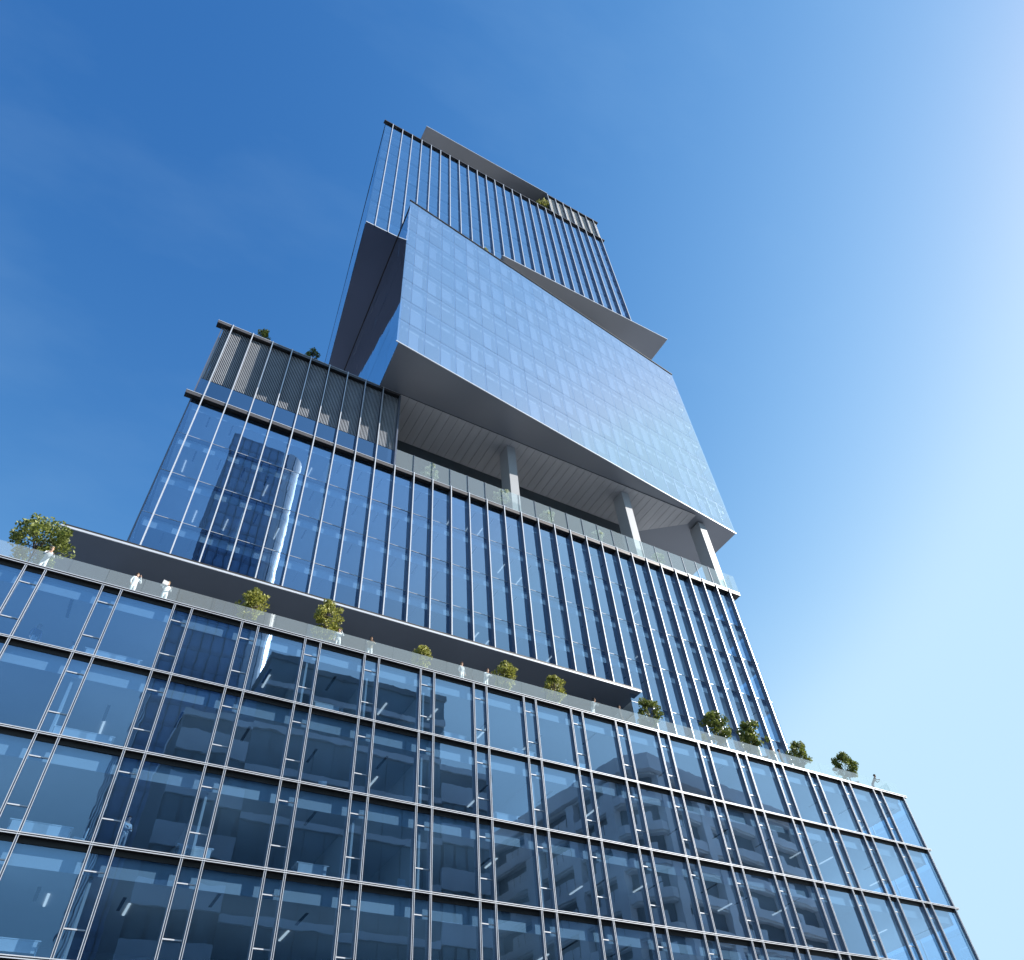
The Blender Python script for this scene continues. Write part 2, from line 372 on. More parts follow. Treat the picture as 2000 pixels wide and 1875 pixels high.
# ---------------------------------------------------------------- middle block
M, XF, YF = 1.8460, 4.40, 4.50
def fx(k): return XF+M*k
XL, XR = 3.62, 60.62
HG = 4.333
ZC = 23.27
YG = YF+0.46
YB = YG+0.24
midc = boxes('middle_block', [(XL+4, XR-8, 14, 34, 0.0, ZC+0.2, 0), (XL+0.3, XR-0.3, YG+0.06, 36, ZC+0.3, ZC+0.72, (1, 2, 1, 1, 1, 1)),
                              (-0.05+XL, 43.9, 11.5, 11.8, 0.0, 6.7, 3)], ['core_wall', 'bulkhead', 'terrace_paving', 'loggia_wall'])
mid = part('middle_block', midc); mid.location.z = Z0
FC = Face(0, 0, 1, 0)
CAN = 6.72
f_hi = single_fin('fin', 34.86-CAN-0.12, 0.47, 0.04); f_lo = single_fin('fin', ZC+0.50-CAN-0.12, 0.47, 0.04); f_full = single_fin('fin', ZC+0.50, 0.47, 0.04)
for k in range(31):
    x = fx(k)
    if x < 20.2: put('fin', f_hi, mid, FC, x, YF, CAN+0.12)
    elif x < 43.9: put('fin', f_lo, mid, FC, x, YF, CAN+0.12)
    else: put('fin', f_full, mid, FC, x, YF, 0.0)
# top ledge of the block, with its overhanging tips
link('cornice', boxes('cornice', [(3.05, 61.35, YF+0.07, YG+0.1, ZC+0.06, ZC+0.46, (1, 0, 0, 0, 0, 0)), (3.05, 61.35, YF+0.05, YF+0.075, ZC+0.42, ZC+0.47, 2)],
                              ['bronze_metal', 'dark_metal', 'cap_metal']), mid)
for x0, x1 in ((XR-0.1, 61.35),):
    link('side_cornice', boxes('side_cornice', [(x0, x1, YG+0.1, 34, ZC+0.06, ZC+0.46, (1, 0, 0, 0, 0, 0))], ['bronze_metal', 'dark_metal']), mid)
edges = [XL]+[fx(k) for k in range(31)]+[XR]
tr_me = {}
for r in range(6):
    zt = ZC+0.04-HG*r; zbm = max(ZC+0.04-HG*(r+1), 0.0)
    if r == 3: zl = max(zbm, CAN+0.1)
    for i in range(len(edges)-1):
        a, b = edges[i], edges[i+1]
        lo = zbm
        if b < 45.0: lo = max(lo, CAN+0.1)
        if zt-lo < 0.3: continue
        put('pane', cbox('pane', b-a, 0.026, zt-lo-0.012, ['glass_mid']), mid, FC, a, YG, lo, 0.0014)
        if lo == zbm and zbm > 0:
            key = round(b-a, 3)
            if key not in tr_me: tr_me[key] = boxes('transom', [(0.0, b-a, -0.02, 0.028, -0.016, 0.016)], ['cap_metal'])
            put('transom', tr_me[key], mid, FC, a, YG, zbm)
    zf = ZC-HG*r
    if zf > 0.5:
        x1 = XR-0.3
        poly = [(XL+0.25, YB), (x1, YB), (x1, 35), (XL+0.25, 35)]; edge = [(XL+0.06, YG+0.04), (XR-0.06, YG+0.04), (XR-0.06, 34.5), (XL+0.06, 34.5)]
        if zf > CAN+1.2: storey(mid, 'floor_slab', poly, zf, 0.95, edge)
        else: storey(mid, 'floor_slab', [(44.3, YB), (x1, YB), (x1, 35), (44.3, 35)], zf, 0.95, [(44.3, YG+0.04), (XR-0.06, YG+0.04), (XR-0.06, 34.5), (44.3, 34.5)])
FL = Face(XL, 34, 0, -1); FR = Face(XR, YG+0.02, 0, 1)
for r in range(4):
    zt = ZC+0.04-HG*r; lo = max(zt-HG, CAN+0.1)
    for j in range(8):
        put('side_pane', cbox('side_pane', 3.56, 0.026, zt-lo-0.012, ['glass_mid']), mid, FL, 0.55+j*3.56, 0, lo, 0.0012)
        put('side_pane', cbox('side_pane', 3.56, 0.026, zt-lo-0.012, ['glass_mid']), mid, FR, 0.02+j*3.56, 0, lo, 0.0012)
    link('side_transom', boxes('side_transom', [(XL-0.05, XL+0.02, YG, 34, lo-0.03, lo+0.03)], ['cap_metal']), mid)
for j in range(8):
    link('side_mullion', boxes('side_mullion', [(XL-0.06, XL+0.05, -0.04, 0.04, CAN+0.1, ZC+0.05)], ['fin_metal']), mid, (0, YG+0.03+j*3.56, 0))
slot2 = boxes('ceiling_slot', [(-0.05, 0.05, 0, 1.1, -0.02, 0.0)], ['slot_dark'])
lamp2 = boxes('linear_lamp', [(-0.04, 0.04, 0, 1.3, -0.05, 0.0)], ['lamp_white'])
part2 = boxes('partition_wall', [(-0.06, 0.06, 0, 7.5, 0, HG-1.0)], ['partition'])
for r in range(5):
    zc = ZC-HG*r-0.953
    for k in range(0, 31):
        if zc < CAN+1 and fx(k) < 45: continue
        if rs.random() < 0.5: link('ceiling_slot', slot2, mid, (fx(k)+M*0.55, YB+0.15, zc))
        if rs.random() < 0.12: link('linear_lamp', lamp2, mid, (fx(k)+M*rs.uniform(.3, .7), YB+rs.uniform(.8, 2), zc))
    if zc > CAN+1.5:
        for k in rs.sample(range(1, 30), 5 if ZC-HG*(r+1) > CAN else 0): link('partition_wall', part2, mid, (fx(k), YB+0.2, ZC-HG*(r+1)+0.02))
# terrace canopy below the block
can = boxes('canopy', [(-0.12, 43.98, YF-0.02, 13.5, CAN, CAN+0.30, (0, 1, 1, 1, 1, 1)), (-0.16, 44.02, YF-0.07, YF-0.015, CAN-0.01, CAN+0.13, 2),
                       (-0.16, -0.115, YF-0.015, 13.5, CAN-0.01, CAN+0.13, 1)], ['canopy_soffit', 'dark_metal', 'cap_metal'])
link('canopy', can, mid)
# plant storey with louvres above the left end
ZL0, ZL1 = 26.25, 34.36
X2R = 20.96
link('plant_storey', boxes('plant_storey', [(XL+0.35, X2R-0.1, YG+0.55, 30, ZC+0.72, 34.4, 0)], ['louvre_back']), mid)
link('roof_cornice', boxes('roof_cornice', [(3.06, X2R+0.02, YF+0.07, YG+0.2, 34.42, 34.80, (1, 0, 0, 0, 0, 0)), (XL+0.1, XL+0.3, YG+0.2, 30, 34.42, 34.80, (1, 0, 0, 0, 0, 0)), (3.06, X2R+0.02, YF+0.05, YF+0.075, 34.76, 34.81, 2),
                                            (XL+0.3, X2R-0.1, YG+0.2, 30, 34.5, 34.78, 0)],
                                   ['bronze_metal', 'dark_metal', 'cap_metal']), mid)
def louvre_screen(w, h, n, m='louvre_dark'):
    return boxes('louvre_screen', [((i+0.3)*w/n, (i+0.62)*w/n, 0.0, 0.14, 0, h) for i in range(n)], [m])
lv = louvre_screen(M-0.1, ZL1-ZL0, 13)
e2 = [XL+0.05]+[fx(k) for k in range(9)]+[X2R]
for i in range(len(e2)-1):
    a, b = e2[i], e2[i+1]
    me = lv if abs(b-a-M) < 0.01 else louvre_screen(b-a-0.1, ZL1-ZL0, max(3, int(13*(b-a)/M)))
    tag(put('louvre_screen', me, mid, FC, a+0.05, YG-0.04, ZL0), kind='stuff')
    put('parapet_pane', cbox('parapet_pane', b-a, 0.026, ZL0-ZC-0.5, ['glass_blue']), mid, FC, a, YG, ZC+0.48, 0.001)
lvs = louvre_screen(3.4, ZL1-ZL0, 28)
for j in range(7):
    tag(put('louvre_screen', lvs, mid, FL, 0.6+j*4.0, -0.04, ZL0), kind='stuff')
    put('parapet_pane', cbox('parapet_pane', 3.95, 0.026, ZL0-ZC-0.5, ['glass_blue']), mid, FL, 0.6+j*4.0, 0, ZC+0.48)
    link('side_mullion', cbox('side_mullion', 0.1, 0.1, 10.5, ['fin_metal']), mid, (XL-0.06, YG-0.1+j*4.0, ZC+0.48))
link('end_post', boxes('end_post', [(X2R-0.07, X2R+0.07, YF+0.02, YG+0.3, ZC+0.45, 34.42)], ['fin_metal']), mid)
# loggia under the skewed block
link('loggia_wall', boxes('loggia_wall', [(X2R, 53.9, 9.88, 10.2, ZC+0.7, 34.62), (53.6, 53.9, 10.2, 30, ZC+0.7, 34.62)], ['loggia_wall']), mid)
link('soffit_backing', prism('soffit_backing', [(X2R+0.03, YF+0.03), (58.6, YF+0.03), (58.6, 5.9), (53.9, 9.6), (X2R+0.03, 9.87)], 34.71, 34.77, ['dark_metal']), mid)
for i in range(42):
    x0 = X2R+0.05+i*0.92; x1 = x0+0.88
    if x1 > 59.4: break
    def yb(x): return 9.86 if x < 53.9 else 9.86-(x-53.9)*(9.86-5.5)/5.6
    link('soffit_board', prism('soffit_board', [(x0, YF+0.04), (x1, YF+0.04), (x1, yb(x1)), (x0, yb(x0))], 34.62, 34.70, ['board_grey']), mid)
for x in (33.52, 48.42, 59.66):
    link('column', boxes('column', [(0, 0.98, 0, 1.62, 0, 34.615-ZC-0.72)], ['column_panel']), mid, (x, 5.28, ZC+0.72))
for k in range(9, 31):
    put('balustrade_pane', cbox('balustrade_pane', M-0.02, 0.022, 2.62, ['glass_rail']), mid, FC, (X2R+0.08) if k == 9 else fx(k), YF+0.28, ZC+0.47)
    if k > 9: put('balustrade_post', cbox('balustrade_post', 0.035, 0.05, 2.64, ['fin_metal']), mid, FC, fx(k)-0.017, YF+0.22, ZC+0.46)
for j in range(5): put('balustrade_pane', cbox('balustrade_pane', M-0.02, 0.022, 2.62, ['glass_rail']), mid, Face(60.9, YF+0.3, 0, 1), j*M, 0, ZC+0.47)

# ---------------------------------------------------------------- skewed block
D0, D1 = 34.78, 69.72
A, B = Vector((18.42, -0.74, 0)), Vector((65.32, 4.93, 0))
LEN = (B-A).length
dD = (B-A).normalized()
FD = Face(A.x, A.y, dD.x, dD.y)
YBK = 33.0
SKL = 0.06*(YBK-A.y)
def dpoly(inset, front):
    p = FD.p(inset, front, 0); q = FD.p(LEN-inset, front, 0)
    return [(A.x+inset, p.y), (B.x-inset, q.y), (B.x-inset, YBK), (A.x+inset+SKL, YBK)]
dcore = prism('skewed_block', [(A.x+6, 12), (B.x-8, 14), (B.x-8, 31), (A.x+6, 31)], D0+0.3, D1-0.3, ['core_wall'])
dsk = part('skewed_block', dcore); dsk.location.z = Z0
link('soffit', prism('soffit', dpoly(0.03, 0.04), D0, D0+0.22, ['soffit_grey', 'floor_finish', 'soffit_grey'], (0, 1, 2)), dsk)
link('roof', prism('roof', dpoly(0.05, 0.10), D1-0.3, D1-0.06, ['ceiling', 'roof_membrane', 'bulkhead'], (0, 1, 2)), dsk)
bpts = [FD.p(-0.30, -0.06, 0), FD.p(LEN+0.05, -0.06, 0), FD.p(LEN+0.05, 0.02, 0), FD.p(-0.30, 0.02, 0)]
link('bottom_trim', prism('bottom_trim', [(p.x, p.y) for p in bpts], D0-0.02, D0+0.10, ['cap_metal']), dsk)
tpts = [FD.p(-0.30, -0.09, 0), FD.p(LEN+0.05, -0.09, 0), FD.p(LEN+0.05, 0.12, 0), FD.p(-0.30, 0.12, 0)]
link('coping', prism('coping', [(p.x, p.y) for p in tpts], D1-0.05, D1+0.14, ['dark_metal']), dsk)
link('side_coping', prism('side_coping', [(A.x-0.08, A.y+0.15), (A.x+0.2, A.y+0.15), (A.x+0.2+SKL, YBK), (A.x-0.08+SKL, YBK)], D1-0.06, D1+0.13, ['dark_metal']), dsk)
link('side_coping', boxes('side_coping', [(B.x-0.2, B.x+0.08, B.y+0.15, YBK, D1-0.06, D1+0.13)], ['dark_metal']), dsk)
HD = (D1-D0)/8
us = [-0.26, 0.97]+[0.97+1.852*i for i in range(1, 25)]+[LEN+0.02]
for r in range(8):
    zl = D0+HD*r+0.10
    for i in range(len(us)-1):
        w = us[i+1]-us[i]
        if w < 0.2: continue
        put('pane', cbox('pane', w-0.045, 0.026, HD-0.045, ['glass_twist']), dsk, FD, us[i]+0.022, -0.02, zl, 0.0010, rx=-0.004)
        if 0 < i < len(us)-2 and rs.random() < 0.5:
            hb = rs.choice([2.0, 2.8, 3.2, 3.3]); bw = w*rs.choice([0.55, 0.6, 0.66, 0.9])
            put('roller_blind', cbox('roller_blind', bw, 0.02, hb, ['blind']), dsk, FD, us[i]+0.1, 0.22, zl+HD-1.02-hb)
    if r:
        storey(dsk, 'floor_slab', dpoly(0.3, 0.34), D0+HD*r+0.06, 0.9, dpoly(0.06, 0.06), 'bulkhead')
        tp = [FD.p(0.1, 0.012, 0), FD.p(LEN-0.1, 0.012, 0), FD.p(LEN-0.1, 0.05, 0), FD.p(0.1, 0.05, 0)]
        link('transom', prism('transom', [(p.x, p.y) for p in tp], D0+HD*r+0.02, D0+HD*r+0.12, ['mullion_blue']), dsk)
    else:
        pass
link('bulkhead', prism('bulkhead', dpoly(0.3, 0.34), D1-1.0, D1-0.31, ['ceiling', 'floor_finish', 'bulkhead'], (0, 1, 2)), dsk)
for i in range(1, len(us)-1):
    put('mullion', boxes('mullion', [(-0.05, 0.05, 0.012, 0.20, D0+0.2, D1-0.31)], ['mullion_blue']) if i == 1 else bpy.data.objects['mullion'].data, dsk, FD, us[i], 0, 0)
FDL = Face(A.x+SKL, YBK, -0.06, -1); FDR = Face(B.x, B.y+0.1, 0, 1)
ns = 9; wl_ = (YBK-A.y-0.1)/ns; wr_ = (YBK-B.y-0.1)/ns
for r in range(8):
    zl = D0+HD*r+0.10
    for j in range(ns):
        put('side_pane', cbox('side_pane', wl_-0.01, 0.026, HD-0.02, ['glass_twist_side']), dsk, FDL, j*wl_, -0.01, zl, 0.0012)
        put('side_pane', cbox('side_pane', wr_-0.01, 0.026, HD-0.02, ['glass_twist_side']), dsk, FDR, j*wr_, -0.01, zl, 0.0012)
lamp3 = boxes('linear_lamp', [(-0.04, 0.04, 0, 1.4, -0.05, 0.0)], ['lamp_white'])
for r in range(1, 8):
    for i in range(2, 25):
        if rs.random() < 0.10:
            p = FD.p(us[i]+0.9, 1.2+rs.random()*1.5, D0+HD*r+0.06-0.902)
            link('linear_lamp', lamp3, dsk, p, 0)

# ---------------------------------------------------------------- upper block
E0, ES, E1 = D1+0.02, 81.0, 114.0
XEL, XER = 14.22, 60.36
YE = 4.42; YEG = YE+0.40; YEB = YEG+0.22
upc = boxes('upper_block', [(XEL+10, XER-7, 13, 52, E0+0.5, E1-0.5, 0), (XEL+8.5, XER-0.3, YEG+0.1, 58, E1-0.35, E1-0.05, (1, 2, 1, 1, 1, 1)),
                            (35.6, 59.5, 11.0, 11.3, E0+0.1, ES, 3)], ['core_wall', 'bulkhead', 'roof_membrane', 'loggia_wall'])
up = part('upper_block', upc); up.location.z = Z0
FE = Face(0, 0, 1, 0)
XS = 35.45
link('soffit', prism('soffit', [(XEL+0.02, YE+0.05), (XS-0.05, YE+0.05), (XS-0.05, 58), (XEL+0.02+0.153*53.6, 58)], E0, E0+0.2, ['navy_soffit', 'floor_finish', 'cap_metal'], (0, 1, 2)), up)
link('soffit_canopy', boxes('soffit_canopy', [(XS, 67.15, YE-0.02, 34, ES, ES+0.25, (0, 1, 1, 1, 1, 1)), (XS-0.02, 67.19, YE-0.06, YE-0.015, ES-0.01, ES+0.14, 2), (67.155, 67.19, YE-0.015, 34, ES-0.01, ES+0.14, 2)],
                              ['soffit_grey', 'bronze_metal', 'cap_metal']), up)
fe_l = single_fin('fin', E1-0.15-E0, 0.41, 0.055); fe_r = single_fin('fin', E1-0.15-ES-0.14, 0.41, 0.055)
for k in range(6, 31):
    x = fx(k)
    put('fin', fe_l if x < XS+0.2 else fe_r, up, FE, x, YE, E0 if x < XS+0.2 else ES+0.14)
ee = [XEL]+[fx(k) for k in range(6, 31)]+[XER]
nr = 10; HE = (E1-0.25-E0)/nr
for r in range(nr):
    for i in range(len(ee)-1):
        a, b = ee[i], ee[i+1]
        lo = E0+0.05+HE*r; hi = lo+HE-0.015
        if a > XS-0.5: lo = max(lo, ES+0.2)
        if hi-lo < 0.4: continue
        put('pane', cbox('pane', b-a, 0.026, hi-lo, ['glass_upper']), up, FE, a, YEG, lo, 0.0012)
    if r:
        z = E0+0.05+HE*r
        x0 = XEL if z > ES+1.3 else XEL
        x1 = XER if z > ES+1.3 else XS
        storey(up, 'floor_slab', [(x0+0.25, YEB), (x1-0.25, YEB), (x1-0.25, 57), (x0+8.35, 57)], z, 0.9, [(x0+0.05, YEG+0.04), (x1-0.05, YEG+0.04), (x1-0.05, 56.5), (x0+8.05, 56.5)])
link('bulkhead', boxes('bulkhead', [(XEL+0.25, XER-0.25, YEB, 6.0, E1-1.1, E1-0.36)], ['bulkhead']), up)
SKE, SKD = 0.153, 0.06
FEL = Face(XEL+SKE*(58-YEG), 58, -SKE, -1); FER = Face(XER, YEG+0.02, 0, 1)
for r in range(nr):
    lo = E0+0.05+HE*r
    for j in range(14):
        put('side_pane', cbox('side_pane', 3.76, 0.026, HE-0.015, ['glass_upper']), up, FEL, 0.1+j*3.785, 0, lo, 0.0012)
        if lo > ES: put('side_pane', cbox('side_pane', 3.76, 0.026, HE-0.015, ['glass_upper']), up, FER, j*3.785, 0, lo, 0.0012)
link('cornice', boxes('cornice', [(XEL-0.35, XER+0.3, YE+0.05, YEG+0.3, E1-0.24, E1+0.02, (1, 0, 0, 0, 0, 0))], ['bronze_metal', 'dark_metal']), up)
link('roof_deck', prism('roof_deck', [(XEL+0.3, YEG+0.32), (XEL+8.4, YEG+0.32), (XEL+8.4, 57.8)], E1-0.3, E1-0.04, ['bulkhead', 'roof_membrane'], (0, 1, 0)), up)
link('side_cornice', prism('side_cornice', [(XEL-0.02, YEG+0.31), (XEL+0.28, YEG+0.31), (XEL+0.3+SKE*53, 58), (XEL+SKE*53, 58)], E1-0.24, E1+0.02, ['dark_metal']), up)
link('side_cornice', boxes('side_cornice', [(XER-0.3, XER+0.3, YEG+0.31, 58, E1-0.24, E1+0.02, (1, 0, 0, 0, 0, 0))], ['bronze_metal', 'dark_metal']), up)
lamp4 = boxes('linear_lamp', [(-0.04, 0.04, 0, 1.2, -0.05, 0.0)], ['lamp_white'])
for r in range(1, nr):
    for k in range(6, 30):
        z = E0+0.05+HE*r-0.903
        if rs.random() < 0.09 and (z > ES+1 or fx(k) < XS-2): link('linear_lamp', lamp4, up, (fx(k)+0.9, YEB+rs.uniform(.5, 1.5), z))
# crown with roof plate
G1 = 122.75
link('crown_room', boxes('crown_room', [(48.5, XER-0.3, YEG+0.35, 30, E1, G1-0.3), (26, 48.5, 14, 30, E1, G1-0.02)], ['louvre_back']), up)
gf = single_fin('crown_fin', G1-0.1-E1, 0.5, 0.05)
gx = [48.30]+[fx(k) for k in range(25, 31)]
gx = [48.3+1.83*i for i in range(7)]
for x in gx: put('crown_fin', gf, up, FE, x, YE, E1+0.02)
for i in range(7):
    a = gx[i]; b = gx[i+1] if i < 6 else XER
    me = louvre_screen(b-a-0.12, G1-0.5-E1, max(5, int(12*(b-a)/1.83)), 'louvre_pale')
    tag(put('louvre_screen', me, up, FE, a+0.06, YEG+0.02, E1+0.05), kind='stuff')
link('crown_cornice', boxes('crown_cornice', [(48.27, XER+0.25, YE+0.06, YEG+0.4, G1-0.32, G1, (1, 0, 0, 0, 0, 0)), (XER-0.3, XER+0.25, YEG+0.4, 30, G1-0.32, G1, (1, 0, 0, 0, 0, 0)), (48.27, XER-0.3, YEG+0.4, 30, G1-0.3, G1-0.02, 0)], ['bronze_metal', 'dark_metal']), up)
link('roof_plate', boxes('roof_plate', [(21.66, 48.26, YE-0.02, 31, G1, G1+0.28, (0, 1, 1, 1, 1, 1)), (21.63, 48.26, YE-0.06, YE-0.015, G1-0.01, G1+0.14, 2)], ['soffit_grey', 'bronze_metal', 'cap_metal']), up)

# =================================================================== SHRUBS ON THE TERRACES
def tube(V, Fc, p, q, r0, r1, n=7):
    p, q = Vector(p), Vector(q); d = (q-p).normalized(); a = d.orthogonal().normalized(); b = d.cross(a); s = len(V)
    for c, r in ((p, r0), (q, r1)):
        for i in range(n):
            t = 2*math.pi*i/n; V.append(tuple(c+(a*math.cos(t)+b*math.sin(t))*r))
    for i in range(n): Fc.append((s+i, s+(i+1) % n, s+n+(i+1) % n, s+n+i))
    Fc.append(tuple(range(s+n, s+2*n)))

def shrub_meshes(seed, rx, rz, h, nleaf, clumps, leafm, upright):
    """a young multi-limbed terrace tree: trunk mesh and a crown of leaf-sized faces in uneven clumps"""
    g = random.Random(seed)
    V, Fc = [], []
    tube(V, Fc, (0, 0, 0.35), (0.02, 0.01, h-rz*0.6), 0.055, 0.03)
    cen = []
    for i in range(clumps):
        t = g.uniform(0, 2*math.pi); zz = g.uniform(-0.95, 1.0); rr = math.sqrt(max(0, 1-zz*zz))*g.uniform(0.45, 1.0)
        taper = 1.0-0.35*max(0, zz) if upright else 1.0
        c = Vector((rx*rr*math.cos(t)*taper, rx*rr*math.sin(t)*taper, h+rz*zz*g.uniform(0.85, 1.08))); cen.append(c)
        if i % 3 == 0: tube(V, Fc, (0.01, 0.0, h-rz*g.uniform(0.3, 0.9)), c, 0.022, 0.008, 5)
    trunk = mesh_of('trunk', V, Fc, ['bark'])
    V, Fc = [], []
    for c in cen:
        cr = g.uniform(0.13, 0.26)*rx/0.75
        for _ in range(nleaf//clumps):
            o = Vector((g.gauss(0, 1), g.gauss(0, 1), g.gauss(0, 1))).normalized()*cr*g.random()**0.4
            p = c+o; out = (p-Vector((0, 0, h-rz*0.4))).normalized()
            d = (out+Vector((g.uniform(-.8, .8), g.uniform(-.8, .8), g.uniform(-.2, .9)))).normalized()
            s = d.orthogonal(); s.rotate(Quaternion(d, g.uniform(0, 6.28)))
            L = g.uniform(0.07, 0.13); w = L*g.uniform(0.32, 0.5); b = len(V)
            V += [tuple(p), tuple(p+d*L*0.5+s*w), tuple(p+d*L+Vector((0, 0, -0.01))), tuple(p+d*L*0.5-s*w)]
            Fc.append((b, b+1, b+2, b+3))
    crown = mesh_of('crown', V, Fc, [leafm])
    return trunk, crown
KINDS = {'olive_a': shrub_meshes(1, 0.66, 0.82, 1.62, 2600, 46, 'leaf_olive', True),
         'olive_b': shrub_meshes(2, 0.72, 0.98, 1.85, 3000, 52, 'leaf_olive', True),
         'green_a': shrub_meshes(3, 1.02, 0.92, 2.0, 3600, 60, 'leaf_green', False),
         'green_b': shrub_meshes(4, 0.72, 0.74, 1.66, 2600, 44, 'leaf_green', False),
         'silver': shrub_meshes(5, 0.62, 0.62, 1.5, 2000, 40, 'leaf_silver', False)}
pot_me = boxes('planter', [(-0.34, 0.34, -0.34, 0.34, 0.0, 0.42, (0, 1, 0, 0, 0, 0)), (-0.37, 0.37, -0.37, 0.37, 0.40, 0.45, (0, 1, 0, 0, 0, 0))], ['planter_metal', 'bark'])
def shrub(kind, x, y, z, s, label, group=None, rz=0.0):
    e = tag(empty('terrace_shrub', (x, y, z), rz), label, 'shrub', group); e.scale = (s, s, s)
    t, c = KINDS[kind]
    link('planter', pot_me, e); link('trunk', t, e); link('crown', c, e)
    return e
# podium terrace: crown centre in the photograph, kind, distance behind the glass, what it stands beside
TF = Z0-0.02
SH = [(76, 1058, 'green_a', 1.7, 'broad dark green shrub outside the canopy\'s end, beside a bending blond person'),
      (495, 1182, 'olive_a', 1.0, 'rounded yellow-green shrub alone in front of the dark canopy, no person beside it'),
      (638, 1212, 'olive_b', 1.0, 'tall yellow-green shrub with a white-dressed person close against it'),
      (824, 1284, 'olive_a', 1.0, 'low olive shrub with most of its crown behind the terrace glass'),
      (988, 1320, 'olive_a', 1.0, 'olive shrub next to a brown-haired person under the canopy'),
      (1082, 1346, 'olive_a', 1.0, 'olive shrub under the canopy near its pointed free corner'),
      (1267, 1393, 'green_b', 1.0, 'leafy green shrub just past the canopy\'s pointed corner'),
      (1395, 1421, 'green_b', 1.1, 'bushy green shrub before the finned wall, first of a pair'),
      (1468, 1440, 'green_b', 1.1, 'bushy green shrub before the finned wall, second of a pair'),
      (1562, 1476, 'green_b', 1.0, 'small blue-green shrub standing just outside the finned wall\'s end'),
      (1650, 1498, 'green_b', 1.0, 'small blue-green shrub last on the terrace, near a dark crouching person')]
for i, (px, py, kd, yy, lab) in enumerate(SH):
    p = at_y(px, py, yy); hc = {'olive_a': 1.62, 'olive_b': 1.85, 'green_a': 2.0, 'green_b': 1.66}[kd]
    s = max(0.8, min(1.5, (p.z-TF)/hc))
    shrub(kd, p.x, yy, TF, s, lab, 'shrubs along the podium terrace', rs.uniform(0, 6))
LF = Z0+ZC+0.72
for px, py, lab in ((841, 921, 'pale shrub behind the loggia\'s glass screen, next to the louvred end wall'),
                    (980, 970, 'pale shrub behind the glass screen, against the column closest to the louvres'),
                    (1071, 1008, 'pale shrub behind the glass screen, between two columns, closer to the louvred side'),
                    (1170, 1046, 'pale shrub behind the glass screen, just before the middle column'),
                    (1288, 1090, 'pale shrub behind the glass screen, between the middle and the corner column')):
    p = at_y(px, py, 5.3); s = max(0.9, min(1.25, (p.z-LF)/1.5))
    shrub('silver', p.x, 5.45, LF, s, lab, 'shrubs in the loggia', rs.uniform(0, 6))
shrub('green_b', 7.1, 5.6, Z0+34.8, 1.0, 'dark shrub on the louvred storey\'s roof, towards its free corner', 'shrubs on the louvred storey roof')
shrub('green_b', 12.0, 5.6, Z0+34.8, 1.05, 'dark shrub on the louvred storey\'s roof, close to the upper block\'s overhang', 'shrubs on the louvred storey roof', 2.0)
shrub('olive_a', 30.3, 1.55, Z0+D1-0.06, 0.95, 'low olive shrub peeping over the skewed block\'s black roof edge')
shrub('olive_a', 47.3, 5.75, Z0+E1, 2.2, 'tall olive shrub under the roof plate beside the louvred crown')

